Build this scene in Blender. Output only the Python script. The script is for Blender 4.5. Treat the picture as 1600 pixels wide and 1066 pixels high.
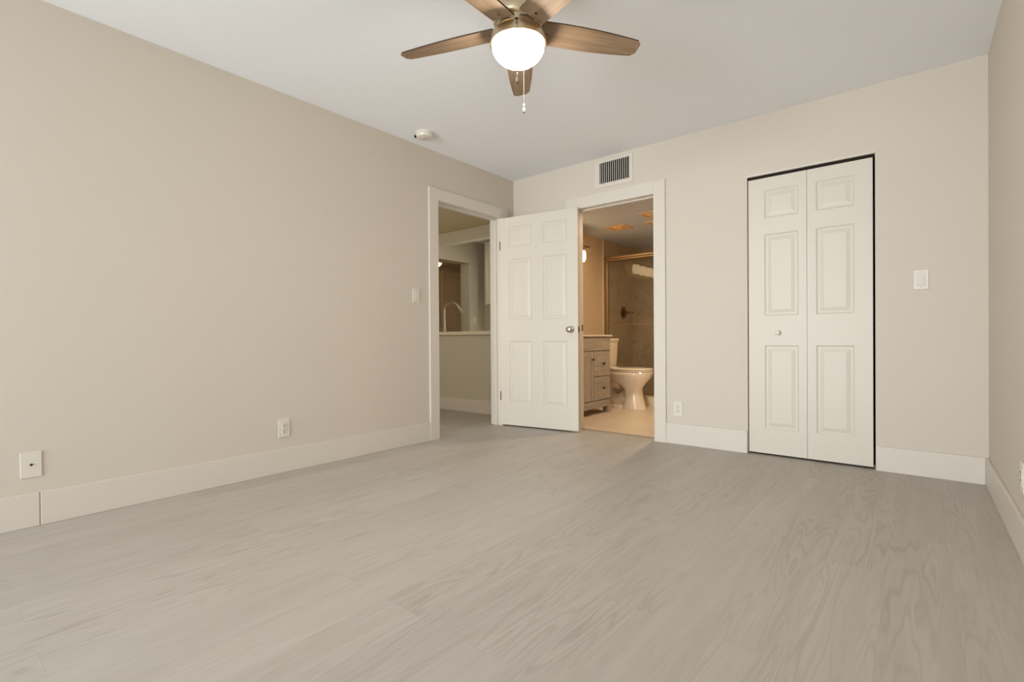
import bpy, bmesh, math, random
from mathutils import Vector, Matrix
random.seed(7)
for o in list(bpy.data.objects): bpy.data.objects.remove(o)
SC = bpy.context.scene
COL = SC.collection
R = math.radians

# ------------------------------------------------------------------ camera
cam_d = bpy.data.cameras.new('camera'); cam = bpy.data.objects.new('camera', cam_d); COL.objects.link(cam)
F_PX, YAW, PITCH, ROLL = 769.13, 0.6870, -0.0051, -0.0065
CAM = Vector((3.1437, -3.8706, 0.8502))
fw = Vector((-math.sin(YAW)*math.cos(PITCH), math.cos(YAW)*math.cos(PITCH), math.sin(PITCH)))
rt = Vector((math.cos(YAW), math.sin(YAW), 0)); up = rt.cross(fw)
r2 = rt*math.cos(ROLL)+up*math.sin(ROLL); u2 = up*math.cos(ROLL)-rt*math.sin(ROLL)
M = Matrix((r2, u2, -fw)).transposed().to_4x4(); M.translation = CAM
cam.matrix_world = M
cam_d.sensor_width = 36; cam_d.lens = F_PX*36/1600; cam_d.clip_start = 0.02
SC.camera = cam

# ------------------------------------------------------------------ colour management, world, daylight
SC.view_settings.view_transform = 'Standard'; SC.view_settings.look = 'None'
SC.view_settings.exposure = 0.12; SC.view_settings.gamma = 1.0; SC.view_settings.use_curve_mapping = False
W = bpy.data.worlds.new('world'); SC.world = W; W.use_nodes = True
W.node_tree.nodes['Background'].inputs[0].default_value = (0.75, 0.87, 1.0, 1)
W.node_tree.nodes['Background'].inputs[1].default_value = 0.4

def area(name, loc, rot, sx, sy, power, color):
    l = bpy.data.lights.new(name, 'AREA'); l.shape = 'RECTANGLE'; l.size = sx; l.size_y = sy
    l.energy = power; l.color = color
    o = bpy.data.objects.new(name, l); COL.objects.link(o); o.location = loc; o.rotation_euler = rot
    return o
RW_ = 3.463
# area lights added at unseen, added windows: bedroom rear, living area, kitchen
dl = area('added_daylight_bedroom', (1.5, -7.14, 1.0), (R(90), 0, 0), 2.5, 1.9, 98, (0.85, 0.925, 1.0)); dl.data.spread = R(100)
sun_d = bpy.data.lights.new('sun', 'SUN'); sun_d.energy = 2.5; sun_d.angle = R(1.0); sun_d.color = (1.0, 0.97, 0.93)
sun = bpy.data.objects.new('sun', sun_d); COL.objects.link(sun); sun.rotation_euler = (R(32), 0, R(4))
area('added_fill_living', (-1.3, -2.88, 1.35), (R(90), 0, 0), 1.6, 1.2, 17.0, (1.0, 0.90, 0.74))
area('added_fill_kitchen', (-0.75, 2.40, 1.55), (R(-90), 0, 0), 0.8, 0.9, 24.0, (0.78, 0.88, 1.0))

# ------------------------------------------------------------------ materials
def s2l(c):
    return tuple(((v/255)/12.92 if v/255 <= 0.04045 else ((v/255+0.055)/1.055)**2.4) for v in c)+(1,)
def newmat(name):
    m = bpy.data.materials.new(name); m.use_nodes = True
    nt = m.node_tree; return m, nt, nt.nodes['Principled BSDF']
def paint(name, c, rough=0.6, bump=0.0, scale=60, var=0.02, spec=0.3):
    m, nt, b = newmat(name); c = s2l(c)
    tc = nt.nodes.new('ShaderNodeTexCoord'); n = nt.nodes.new('ShaderNodeTexNoise'); n.inputs['Scale'].default_value = scale
    n.inputs['Detail'].default_value = 4
    nt.links.new(tc.outputs['Object'], n.inputs['Vector'])
    n2 = nt.nodes.new('ShaderNodeTexNoise'); n2.inputs['Scale'].default_value = 1.3
    nt.links.new(tc.outputs['Object'], n2.inputs['Vector'])
    mx = nt.nodes.new('ShaderNodeMix'); mx.data_type = 'RGBA'
    mx.inputs[6].default_value = tuple(v*(1-var) for v in c[:3])+(1,); mx.inputs[7].default_value = tuple(min(1, v*(1+var)) for v in c[:3])+(1,)
    nt.links.new(n2.outputs['Fac'], mx.inputs[0]); nt.links.new(mx.outputs[2], b.inputs['Base Color'])
    b.inputs['Roughness'].default_value = rough; b.inputs['Specular IOR Level'].default_value = spec
    if bump:
        bp = nt.nodes.new('ShaderNodeBump'); bp.inputs['Strength'].default_value = bump; bp.inputs['Distance'].default_value = 0.002
        nt.links.new(n.outputs['Fac'], bp.inputs['Height']); nt.links.new(bp.outputs['Normal'], b.inputs['Normal'])
    return m
def metal(name, c, rough=0.3, aniso=0):
    m, nt, b = newmat(name); b.inputs['Base Color'].default_value = s2l(c); b.inputs['Metallic'].default_value = 1
    n = nt.nodes.new('ShaderNodeTexNoise'); n.inputs['Scale'].default_value = 80
    mr = nt.nodes.new('ShaderNodeMapRange'); mr.inputs[3].default_value = rough*0.85; mr.inputs[4].default_value = rough*1.15
    nt.links.new(n.outputs['Fac'], mr.inputs[0]); nt.links.new(mr.outputs[0], b.inputs['Roughness'])
    b.inputs['Anisotropic'].default_value = aniso
    return m
def glow(name, c, strength):
    m, nt, b = newmat(name); b.inputs['Base Color'].default_value = (0.9, 0.88, 0.84, 1)
    b.inputs['Emission Color'].default_value = s2l(c); b.inputs['Emission Strength'].default_value = strength
    n = nt.nodes.new('ShaderNodeTexNoise'); n.inputs['Scale'].default_value = 8
    mr = nt.nodes.new('ShaderNodeMapRange'); mr.inputs[3].default_value = 0.2; mr.inputs[4].default_value = 0.3
    nt.links.new(n.outputs['Fac'], mr.inputs[0]); nt.links.new(mr.outputs[0], b.inputs['Roughness'])
    return m
def math_node(nt, op, a=None, b=None, va=0, vb=0):
    n = nt.nodes.new('ShaderNodeMath'); n.operation = op
    n.inputs[0].default_value = va; n.inputs[1].default_value = vb
    if a is not None: nt.links.new(a, n.inputs[0])
    if b is not None: nt.links.new(b, n.inputs[1])
    return n.outputs[0]
def mixc(nt, fac, a, b, blend='MIX'):
    n = nt.nodes.new('ShaderNodeMix'); n.data_type = 'RGBA'; n.blend_type = blend
    for i, v in ((0, fac), (6, a), (7, b)):
        if hasattr(v, 'default_value') or hasattr(v, 'is_linked'): nt.links.new(v, n.inputs[i])
        else: n.inputs[i].default_value = v
    return n.outputs[2]

def plank_mat():
    m, nt, b = newmat('grey_oak_planks'); L = nt.links
    tc = nt.nodes.new('ShaderNodeTexCoord'); sp = nt.nodes.new('ShaderNodeSeparateXYZ'); L.new(tc.outputs['Object'], sp.inputs[0])
    cb = nt.nodes.new('ShaderNodeCombineXYZ'); L.new(sp.outputs[1], cb.inputs[0]); L.new(sp.outputs[0], cb.inputs[1])
    br = nt.nodes.new('ShaderNodeTexBrick'); L.new(cb.outputs[0], br.inputs['Vector'])
    br.inputs['Scale'].default_value = 1; br.inputs['Brick Width'].default_value = 1.22; br.inputs['Row Height'].default_value = 0.18
    br.inputs['Mortar Size'].default_value = 0.0007; br.inputs['Mortar Smooth'].default_value = 0.4; br.offset = 0.37; br.offset_frequency = 2
    br.inputs['Color1'].default_value = (0, 0, 0, 1); br.inputs['Color2'].default_value = (1, 1, 1, 1); br.inputs['Mortar'].default_value = (0.5, 0.5, 0.5, 1)
    rnd = nt.nodes.new('ShaderNodeSeparateColor'); L.new(br.outputs['Color'], rnd.inputs[0]); rv = rnd.outputs[0]
    # per-plank shifted, lengthways-stretched grain coordinates
    gx = math_node(nt, 'ADD', math_node(nt, 'MULTIPLY', sp.outputs[0], None, vb=1.0), math_node(nt, 'MULTIPLY', rv, None, vb=37.0))
    gy = math_node(nt, 'ADD', math_node(nt, 'MULTIPLY', sp.outputs[1], None, vb=0.085), math_node(nt, 'MULTIPLY', rv, None, vb=11.0))
    gc = nt.nodes.new('ShaderNodeCombineXYZ'); L.new(gx, gc.inputs[0]); L.new(gy, gc.inputs[1])
    n1 = nt.nodes.new('ShaderNodeTexNoise'); L.new(gc.outputs[0], n1.inputs['Vector']); n1.inputs['Scale'].default_value = 9; n1.inputs['Detail'].default_value = 2; n1.inputs['Roughness'].default_value = 0.5
    ph = math_node(nt, 'MULTIPLY', n1.outputs['Fac'], None, vb=95.0)
    sn = math_node(nt, 'SINE', ph)
    sn = math_node(nt, 'MULTIPLY_ADD', sn, None, vb=0.5); nt.nodes[-1].inputs[2].default_value = 0.5
    sn = math_node(nt, 'POWER', sn, None, vb=3.0)
    n2 = nt.nodes.new('ShaderNodeTexNoise'); L.new(gc.outputs[0], n2.inputs['Vector']); n2.inputs['Scale'].default_value = 4.5; n2.inputs['Detail'].default_value = 3
    msk = nt.nodes.new('ShaderNodeMapRange'); L.new(n2.outputs['Fac'], msk.inputs[0]); msk.inputs[1].default_value = 0.42; msk.inputs[2].default_value = 0.62
    grain = math_node(nt, 'MULTIPLY', sn, msk.outputs[0])
    n3 = nt.nodes.new('ShaderNodeTexNoise'); L.new(gc.outputs[0], n3.inputs['Vector']); n3.inputs['Scale'].default_value = 70; n3.inputs['Detail'].default_value = 5; n3.inputs['Roughness'].default_value = 0.65
    fine = nt.nodes.new('ShaderNodeMapRange'); L.new(n3.outputs['Fac'], fine.inputs[0]); fine.inputs[1].default_value = 0.35; fine.inputs[2].default_value = 0.7
    n4 = nt.nodes.new('ShaderNodeTexNoise'); L.new(gc.outputs[0], n4.inputs['Vector']); n4.inputs['Scale'].default_value = 14; n4.inputs['Detail'].default_value = 4
    base = mixc(nt, n4.outputs['Fac'], s2l((172, 164, 155)), s2l((197, 190, 182)))
    base = mixc(nt, math_node(nt, 'MULTIPLY', grain, None, vb=0.35), base, s2l((141, 130, 118)))
    base = mixc(nt, math_node(nt, 'MULTIPLY', fine.outputs[0], None, vb=0.24), base, s2l((156, 145, 133)))
    tone = nt.nodes.new('ShaderNodeMapRange'); L.new(rv, tone.inputs[0]); tone.inputs[3].default_value = 0.97; tone.inputs[4].default_value = 1.025
    tcc = nt.nodes.new('ShaderNodeCombineColor')
    for i in range(3): L.new(tone.outputs[0], tcc.inputs[i])
    base = mixc(nt, 1.0, base, tcc.outputs[0], 'MULTIPLY')
    base = mixc(nt, math_node(nt, 'MULTIPLY', br.outputs['Fac'], None, vb=0.18), base, s2l((110, 100, 90)))
    L.new(base, b.inputs['Base Color'])
    b.inputs['Roughness'].default_value = 0.48; b.inputs['Specular IOR Level'].default_value = 0.35
    bp = nt.nodes.new('ShaderNodeBump'); bp.inputs['Strength'].default_value = 0.15; bp.inputs['Distance'].default_value = 0.001
    L.new(math_node(nt, 'ADD', math_node(nt, 'MULTIPLY', br.outputs['Fac'], None, vb=-1.0), fine.outputs[0]), bp.inputs['Height']); L.new(bp.outputs['Normal'], b.inputs['Normal'])
    return m

def wood_mat(name, c1, c2, axis=0, scale=1.0, rough=0.5):
    m, nt, b = newmat(name); L = nt.links
    tc = nt.nodes.new('ShaderNodeTexCoord'); mp = nt.nodes.new('ShaderNodeMapping'); L.new(tc.outputs['Object'], mp.inputs[0])
    s = [30*scale, 30*scale, 30*scale]; s[axis] = 2.2*scale; mp.inputs['Scale'].default_value = s
    n = nt.nodes.new('ShaderNodeTexNoise'); L.new(mp.outputs[0], n.inputs['Vector']); n.inputs['Scale'].default_value = 1; n.inputs['Detail'].default_value = 6; n.inputs['Roughness'].default_value = 0.6
    n2 = nt.nodes.new('ShaderNodeTexNoise'); L.new(mp.outputs[0], n2.inputs['Vector']); n2.inputs['Scale'].default_value = 4.2; n2.inputs['Detail'].default_value = 3
    r = nt.nodes.new('ShaderNodeMapRange'); L.new(n.outputs['Fac'], r.inputs[0]); r.inputs[1].default_value = 0.32; r.inputs[2].default_value = 0.68
    c = mixc(nt, r.outputs[0], s2l(c1), s2l(c2))
    dk = tuple(v*0.75 for v in s2l(c1)[:3])+(1,)
    r2_ = nt.nodes.new('ShaderNodeMapRange'); L.new(n2.outputs['Fac'], r2_.inputs[0]); r2_.inputs[1].default_value = 0.5; r2_.inputs[2].default_value = 0.75
    c = mixc(nt, math_node(nt, 'MULTIPLY', r2_.outputs[0], None, vb=0.6), c, dk)
    L.new(c, b.inputs['Base Color']); b.inputs['Roughness'].default_value = rough
    return m

def tile_mat(name, c1, c2, w, h, veins=0.0, axes=(0, 1), grout=(150, 132, 108), rough=0.25):
    m, nt, b = newmat(name); L = nt.links
    tc = nt.nodes.new('ShaderNodeTexCoord'); sp = nt.nodes.new('ShaderNodeSeparateXYZ'); L.new(tc.outputs['Object'], sp.inputs[0])
    cb = nt.nodes.new('ShaderNodeCombineXYZ'); L.new(sp.outputs[axes[0]], cb.inputs[0]); L.new(sp.outputs[axes[1]], cb.inputs[1])
    br = nt.nodes.new('ShaderNodeTexBrick'); L.new(cb.outputs[0], br.inputs['Vector']); br.offset = 0.5
    br.inputs['Scale'].default_value = 1; br.inputs['Brick Width'].default_value = w; br.inputs['Row Height'].default_value = h; br.inputs['Mortar Size'].default_value = 0.0016
    n = nt.nodes.new('ShaderNodeTexNoise'); L.new(tc.outputs['Object'], n.inputs['Vector']); n.inputs['Scale'].default_value = 2.2; n.inputs['Detail'].default_value = 6; n.inputs['Distortion'].default_value = 0.8
    c = mixc(nt, n.outputs['Fac'], s2l(c1), s2l(c2))
    if veins:
        n2 = nt.nodes.new('ShaderNodeTexNoise'); L.new(tc.outputs['Object'], n2.inputs['Vector']); n2.inputs['Scale'].default_value = 1.6; n2.inputs['Detail'].default_value = 5; n2.inputs['Distortion'].default_value = 1.5
        v = math_node(nt, 'ABSOLUTE', math_node(nt, 'SUBTRACT', n2.outputs['Fac'], None, vb=0.5))
        mr = nt.nodes.new('ShaderNodeMapRange'); L.new(v, mr.inputs[0]); mr.inputs[1].default_value = 0.0; mr.inputs[2].default_value = 0.02; mr.inputs[3].default_value = veins; mr.inputs[4].default_value = 0
        c = mixc(nt, mr.outputs[0], c, s2l(tuple(max(0, q-45) for q in c1)))
    c = mixc(nt, br.outputs['Fac'], c, s2l(grout)); L.new(c, b.inputs['Base Color']); b.inputs['Roughness'].default_value = rough
    return m

def glass_mat():
    m, nt, b = newmat('clear_glass'); L = nt.links
    out = nt.nodes['Material Output']; nt.nodes.remove(b)
    tr = nt.nodes.new('ShaderNodeBsdfTransparent'); tr.inputs[0].default_value = (0.95, 0.955, 0.94, 1)
    gl = nt.nodes.new('ShaderNodeBsdfGlossy'); gl.inputs['Roughness'].default_value = 0.01
    fr = nt.nodes.new('ShaderNodeFresnel'); fr.inputs['IOR'].default_value = 1.55
    ge = nt.nodes.new('ShaderNodeNewGeometry'); inv = math_node(nt, 'SUBTRACT', None, ge.outputs['Backfacing'], va=1.0); fac = math_node(nt, 'MULTIPLY', fr.outputs[0], inv)
    mx = nt.nodes.new('ShaderNodeMixShader'); L.new(fac, mx.inputs[0]); L.new(tr.outputs[0], mx.inputs[1]); L.new(gl.outputs[0], mx.inputs[2]); L.new(mx.outputs[0], out.inputs[0])
    return m

WALL = paint('beige_wall_paint', (211, 200, 186), 0.7, 0.05, 220, 0.012)
CEIL = paint('ceiling_paint', (246, 246, 248), 0.8, 0.06, 150, 0.01)
TRIM = paint('white_trim_paint', (217, 208, 196), 0.42, 0, 30, 0.006, 0.4)
DOORP = paint('white_door_paint', (216, 207, 193), 0.42, 0, 30, 0.006, 0.4)
BATHW = paint('warm_lit_beige_bathroom', (206, 182, 150), 0.65, 0.04, 200, 0.015)  # bedroom beige with the warm lamp light put into the colour
BATHC = paint('bathroom_ceiling_paint', (190, 196, 208), 0.7, 0.04, 160, 0.01)
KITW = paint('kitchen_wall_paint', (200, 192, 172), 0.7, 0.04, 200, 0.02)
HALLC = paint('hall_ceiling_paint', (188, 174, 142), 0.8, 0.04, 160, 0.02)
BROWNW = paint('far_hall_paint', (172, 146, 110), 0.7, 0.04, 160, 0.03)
BROWND = paint('far_hall_door_warmlit', (198, 164, 120), 0.5, 0, 40, 0.02)  # brown cast of warm light put into the door colour
PLAST = paint('white_plastic', (222, 214, 202), 0.3, 0, 30, 0.004, 0.5)
DARK = paint('dark_slot', (34, 28, 22), 0.8, 0, 30, 0.05)
CLOSET = paint('closet_paint', (70, 60, 50), 0.9, 0, 30, 0.03)
PORC = paint('porcelain', (236, 222, 200), 0.08, 0, 20, 0.004, 0.6)
VENTG = paint('vent_white_metal', (205, 198, 186), 0.5, 0, 40, 0.03)
DUCT = paint('duct_shade_black', (14, 12, 10), 0.9, 0, 30, 0.1)
COUNTER = paint('cream_quartz', (224, 212, 188), 0.25, 0, 90, 0.04, 0.5)
CABW = paint('white_cabinet', (204, 196, 176), 0.45, 0, 30, 0.01)
VENT_WARMLIT = paint('vent_warm_light_tint', (216, 180, 134), 0.5, 0, 40, 0.05)  # white vents; warm vanity light put into the base colour
FOB = paint('frosted_fob', (150, 145, 138), 0.3, 0, 30, 0.02)
THRESH = paint('tan_threshold', (150, 134, 112), 0.5, 0, 30, 0.03)
LVP = plank_mat()
BLADE = wood_mat('weathered_oak_blade', (118, 92, 68), (162, 138, 110), 0, 1.0, 0.6)
BLADE_E = paint('blade_edge_dark', (66, 46, 32), 0.6, 0, 40, 0.1)
VANW = wood_mat('driftwood_vanity_v', (150, 140, 128), (178, 168, 152), 2, 0.8, 0.5)
VANH = wood_mat('driftwood_vanity_h', (150, 140, 128), (178, 168, 152), 1, 0.8, 0.5)
BTILE = tile_mat('bath_floor_tile', (208, 188, 160), (230, 214, 190), 0.6, 0.3, 0.0, (1, 0), (160, 138, 108), 0.35)
STILE_B = tile_mat('shower_tile_back', (166, 146, 122), (192, 174, 150), 0.6, 0.6, 0.28, (0, 2), (150, 128, 102), 0.2)
STILE_S = tile_mat('shower_tile_side', (166, 146, 122), (192, 174, 150), 0.6, 0.6, 0.28, (1, 2), (150, 128, 102), 0.2)
NICKEL = metal('brushed_nickel', (196, 184, 168), 0.28)
CHAMP = metal('champagne_brushed_metal', (206, 188, 158), 0.32, 0.5)
BRONZE = metal('dark_bronze', (110, 88, 66), 0.35)
BRONZED = metal('hinge_bronze', (70, 55, 42), 0.4)
SHFR = metal('warm_nickel_frame', (190, 162, 128), 0.42)
CHAIN = metal('bead_chain', (110, 100, 84), 0.5)
GLASS = glass_mat()
MIRROR = metal('mirror_silver', (235, 235, 230), 0.02)
BULB = glow('opal_glass_lit', (255, 248, 236), 78)
VBULB = glow('warm_opal_shade_lit', (255, 222, 168), 7.0)
RBULB = glow('added_recessed_lens_lit', (255, 230, 196), 560.0)
KBULB = glow('added_kitchen_lens_lit', (255, 246, 228), 240.0)
HBULB = glow('hall_dome_lit', (255, 215, 150), 14.0)

# ------------------------------------------------------------------ mesh builder
class MB:
    def __init__(s): s.v = []; s.f = []; s.mi = []; s.sm = []
    def add(s, vs, fs, mi=0, smooth=False):
        o = len(s.v); s.v += [tuple(v) for v in vs]
        for f in fs: s.f.append(tuple(i+o for i in f)); s.mi.append(mi); s.sm.append(smooth)
        return s
    def bm(s, bm, mi=0, smooth=False):
        bm.verts.index_update(); s.add([v.co[:] for v in bm.verts], [[v.index for v in f.verts] for f in bm.faces], mi, smooth); bm.free(); return s
    def box(s, x0, x1, y0, y1, z0, z1, bev=0, mi=0, seg=2):
        bm = bmesh.new(); bmesh.ops.create_cube(bm, size=1)
        for v in bm.verts: v.co = Vector(((x0+x1)/2+v.co.x*(x1-x0), (y0+y1)/2+v.co.y*(y1-y0), (z0+z1)/2+v.co.z*(z1-z0)))
        if bev: bmesh.ops.bevel(bm, geom=bm.edges[:], offset=bev, segments=seg, affect='EDGES', profile=0.5)
        return s.bm(bm, mi, False)
    def lathe(s, prof, c=(0, 0, 0), n=40, axis='Z', mi=0, caps=True):
        vs = []; fs = []
        def P(r, h, a):
            x, y = r*math.cos(a), r*math.sin(a)
            return {'Z': (c[0]+x, c[1]+y, c[2]+h), 'Y': (c[0]+x, c[1]+h, c[2]-y), 'X': (c[0]+h, c[1]+x, c[2]+y)}[axis]
        for (r, h) in prof:
            for k in range(n): vs.append(P(max(r, 1e-5), h, 2*math.pi*k/n))
        for i in range(len(prof)-1):
            for k in range(n):
                k2 = (k+1) % n; fs.append((i*n+k, i*n+k2, (i+1)*n+k2, (i+1)*n+k))
        if caps:
            fs.append(tuple(range(n-1, -1, -1))); fs.append(tuple((len(prof)-1)*n+k for k in range(n)))
        return s.add(vs, fs, mi, True)
    def loft(s, secs, n=40, p=2.3, mi=0):
        # secs: (z, x0, x1, halfwidth, yc)
        vs = []; fs = []
        for (z, x0, x1, hw, yc) in secs:
            cx = (x0+x1)/2; rx = (x1-x0)/2
            for k in range(n):
                a = 2*math.pi*k/n; ca, sa = math.cos(a), math.sin(a)
                q = p+ (1.2 if ca < 0 else 0)
                vs.append((cx+rx*math.copysign(abs(ca)**(2/q), ca), yc+hw*math.copysign(abs(sa)**(2/q), sa), z))
        for i in range(len(secs)-1):
            for k in range(n):
                k2 = (k+1) % n; fs.append((i*n+k, i*n+k2, (i+1)*n+k2, (i+1)*n+k))
        fs.append(tuple(range(n-1, -1, -1))); fs.append(tuple((len(secs)-1)*n+k for k in range(n)))
        return s.add(vs, fs, mi, True)
    def tube(s, pts, rad, n=16, mi=0):
        pts = [Vector(p) for p in pts]; rs = rad if isinstance(rad, (list, tuple)) else [rad]*len(pts)
        vs = []; fs = []; t0 = None; u = None
        for i, p in enumerate(pts):
            t = (pts[min(i+1, len(pts)-1)]-pts[max(i-1, 0)]).normalized()
            if u is None: u = t.orthogonal().normalized()
            else: u = (u-t*u.dot(t)).normalized()
            w = t.cross(u)
            for k in range(n):
                a = 2*math.pi*k/n; vs.append(p+(u*math.cos(a)+w*math.sin(a))*rs[i])
        for i in range(len(pts)-1):
            for k in range(n):
                k2 = (k+1) % n; fs.append((i*n+k, i*n+k2, (i+1)*n+k2, (i+1)*n+k))
        fs.append(tuple(range(n-1, -1, -1))); fs.append(tuple((len(pts)-1)*n+k for k in range(n)))
        return s.add(vs, fs, mi, True)
    def build(s, name, mats, parent=None, origin=(0, 0, 0), rot=0, smooth_angle=35):
        me = bpy.data.meshes.new(name); o3 = Vector(origin)
        me.from_pydata([tuple(Vector(v)-o3) for v in s.v], [], s.f); me.validate()
        if not isinstance(mats, (list, tuple)): mats = [mats]
        for m in mats: me.materials.append(m)
        for i, p in enumerate(me.polygons):
            if i < len(s.mi): p.material_index = s.mi[i]
        bm = bmesh.new(); bm.from_mesh(me); bmesh.ops.recalc_face_normals(bm, faces=bm.faces); bm.to_mesh(me); bm.free()
        anysm = any(s.sm)
        if anysm:
            me.polygons.foreach_set('use_smooth', [True]*len(me.polygons)); me.set_sharp_from_angle(angle=R(smooth_angle))
        o = bpy.data.objects.new(name, me); COL.objects.link(o); o.location = o3; o.rotation_euler = (0, 0, rot)
        if parent is not None: o.parent = parent
        return o
def tag(o, label=None, cat=None, group=None, kind=None):
    if label: o['label'] = label
    if cat: o['category'] = cat
    if group: o['group'] = group
    if kind: o['kind'] = kind
    return o
def empty(name, loc, rot=(0, 0, 0)):
    o = bpy.data.objects.new(name, None); COL.objects.link(o); o.location = loc; o.rotation_euler = rot; o.empty_display_size = 0.1
    return o
def struct(name, mb, mat, label, cat, origin=(0, 0, 0)):
    return tag(mb.build(name, mat, None, origin), label, cat, None, 'structure')

# ------------------------------------------------------------------ room shell
RW = 3.463; H = 2.44; YB = -7.0
HB = 2.15        # bathroom ceiling
HH = 2.13        # hall ceiling
struct('floor', MB().box(-3.9, RW+0.12, YB-0.05, 0.075, -0.08, 0).box(-3.9, -0.10, 0.075, 3.6, -0.08, 0), LVP, 'grey oak plank floor running through bedroom and hall', 'floor')
struct('floor_bathroom', MB().box(-0.14, 2.0, 0.075, 2.95, -0.08, 0.004), BTILE, 'beige tile floor of the bathroom behind the open doorway', 'floor')
struct('floor_closet', MB().box(2.0, RW+0.12, 0.075, 0.8, -0.08, 0.0), LVP, 'floor inside the closed closet', 'floor')
struct('ceiling', MB().box(-0.12, RW+0.12, YB-0.12, 0.12, H, H+0.1), CEIL, 'flat white bedroom ceiling', 'ceiling')
# left wall with the bedroom doorway
DY0, DY1, DH = -1.03, -0.21, 2.025      # clear opening
struct('wall_left', MB().box(-0.12, 0, YB, DY0-0.02, 0, H).box(-0.12, 0, DY1+0.02, 0.0, 0, H).box(-0.12, 0, DY0-0.02, DY1+0.02, DH+0.02, H), WALL, 'long beige left wall beside the open doorway', 'wall')
# back wall with bathroom doorway and closet
BX0, BX1 = 0.735, 1.483
CX0, CX1, CH = 2.194, 2.946, 2.012
struct('wall_back', MB().box(-0.17, BX0-0.02, 0, 0.12, 0, H).box(BX0-0.02, BX1+0.02, 0, 0.12, DH+0.02, H).box(BX1+0.02, CX0, 0, 0.12, 0, H)
       .box(CX0, CX1, 0, 0.12, CH, H).box(CX1, RW+0.12, 0, 0.12, 0, H), WALL, 'beige back wall holding the bathroom doorway and the closet', 'wall')
struct('wall_right', MB().box(RW, RW+0.12, YB, 0, 0, H), WALL, 'beige right wall at the edge of the view', 'wall')
# rear wall behind the camera, with the added window
struct('wall_rear', MB().box(-0.12, 0.25, YB-0.12, YB, 0, H).box(3.25, RW+0.12, YB-0.12, YB, 0, H).box(0.25, 3.25, YB-0.12, YB, 2.17, H), WALL, 'rear wall around the added bedroom window', 'wall')
w = empty('added_window_1', (1.75, YB-0.06, 0.0)); tag(w, 'wide bedroom window added unseen behind the viewer for daylight', 'window', None, 'structure')  # unseen window added to light the bedroom
mb = MB()
for x in (-1.5, -0.02, 1.46): mb.box(x, x+0.04, -0.03, 0.03, 0.0, 2.17)
mb.box(-1.5, 1.5, -0.03, 0.03, 0, 0.04); mb.box(-1.5, 1.5, -0.03, 0.03, 2.13, 2.17)
mb.build('window_frame', TRIM, w); MB().box(-1.46, 1.46, -0.003, 0.003, 0.04, 2.13).build('pane', GLASS, w)

# baseboards
BBH, BBT = 0.155, 0.014
def bb(name, mb, label): struct(name, mb, TRIM, label, 'baseboard')
bb('baseboard_left', MB().box(0, BBT, -3.4995, DY0-0.10, 0, BBH, 0.003).box(0, BBT, YB, -3.5015, 0, BBH, 0.003).box(0, 0.006, -3.52, -3.48, 0, BBH-0.004), 'tall white baseboard along the left wall with a butt joint')
bb('baseboard_corner', MB().box(0, BBT, -0.115, 0, 0, BBH, 0.002).box(BBT, BX0-0.1, -BBT, 0, 0, BBH, 0.003), 'white baseboard in the corner behind the open door')
bb('baseboard_back', MB().box(BX1+0.1, CX0-0.002, -BBT, 0, 0, BBH+0.01, 0.003), 'white baseboard between the bathroom doorway and the closet')
bb('baseboard_back_right', MB().box(CX1+0.002, RW-BBT, -BBT, 0, 0, BBH, 0.003), 'white baseboard right of the closet')
bb('baseboard_right', MB().box(RW-BBT, RW, YB, 0, 0, BBH, 0.003), 'white baseboard along the right wall')

# door casings with jambs and stops
T = 0.017; CW = 0.10
mb = MB()
mb.box(0, T, DY0-CW, DY0-0.002, 0, DH+0.1, 0.0014).box(0, T, DY1+0.002, DY1+0.095, 0, DH+0.1, 0.0014).box(0, T, DY0-0.002, DY1+0.002, DH+0.002, DH+0.1, 0.0014)
mb.box(-0.12, 0, DY0-0.02, DY0, 0, DH).box(-0.12, 0, DY1, DY1+0.02, 0, DH).box(-0.12, 0, DY0-0.02, DY1+0.02, DH, DH+0.02)
mb.box(-0.085, -0.045, DY0, DY0+0.012, 0, DH-0.012, 0.002).box(-0.085, -0.045, DY1-0.012, DY1, 0, DH-0.012, 0.002).box(-0.085, -0.045, DY0, DY1, DH-0.012, DH, 0.002)
mb.box(-0.137, -0.12, DY0-CW, DY0-0.002, 0, DH+0.1, 0.0014).box(-0.137, -0.12, DY1+0.002, DY1+0.095, 0, DH+0.1, 0.0014).box(-0.137, -0.12, DY0-0.002, DY1+0.002, DH+0.002, DH+0.1, 0.0014)
struct('trim_1', mb, TRIM, 'flat white casing around the bedroom doorway in the left wall', 'door frame')
mb = MB()
mb.box(BX0-CW, BX0-0.002, -T, 0, 0, DH+0.105, 0.0014).box(BX1+0.002, BX1+CW, -T, 0, 0, DH+0.105, 0.0014).box(BX0-0.002, BX1+0.002, -T, 0, DH+0.002, DH+0.105, 0.0014)
mb.box(BX0-0.02, BX0, 0, 0.12, 0, DH).box(BX1, BX1+0.02, 0, 0.12, 0, DH).box(BX0-0.02, BX1+0.02, 0, 0.12, DH, DH+0.02)
mb.box(BX0, BX0+0.012, 0.04, 0.075, 0, DH-0.012, 0.002).box(BX1-0.012, BX1, 0.04, 0.075, 0, DH-0.012, 0.002).box(BX0, BX1, 0.04, 0.075, DH-0.012, DH, 0.002)
t2 = struct('trim_2', mb, TRIM, 'flat white casing around the bathroom doorway in the back wall', 'door frame')
MB().box(BX0-0.001, BX0+0.0015, 0.085, 0.113, 0.915, 0.975).build('strike_plate', BRONZE, t2)
struct('trim_3', MB().box(BX0, BX1, 0.064, 0.090, -0.001, 0.009, 0.003), THRESH, 'thin threshold strip between grey planks and bathroom tile', 'threshold')

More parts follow.
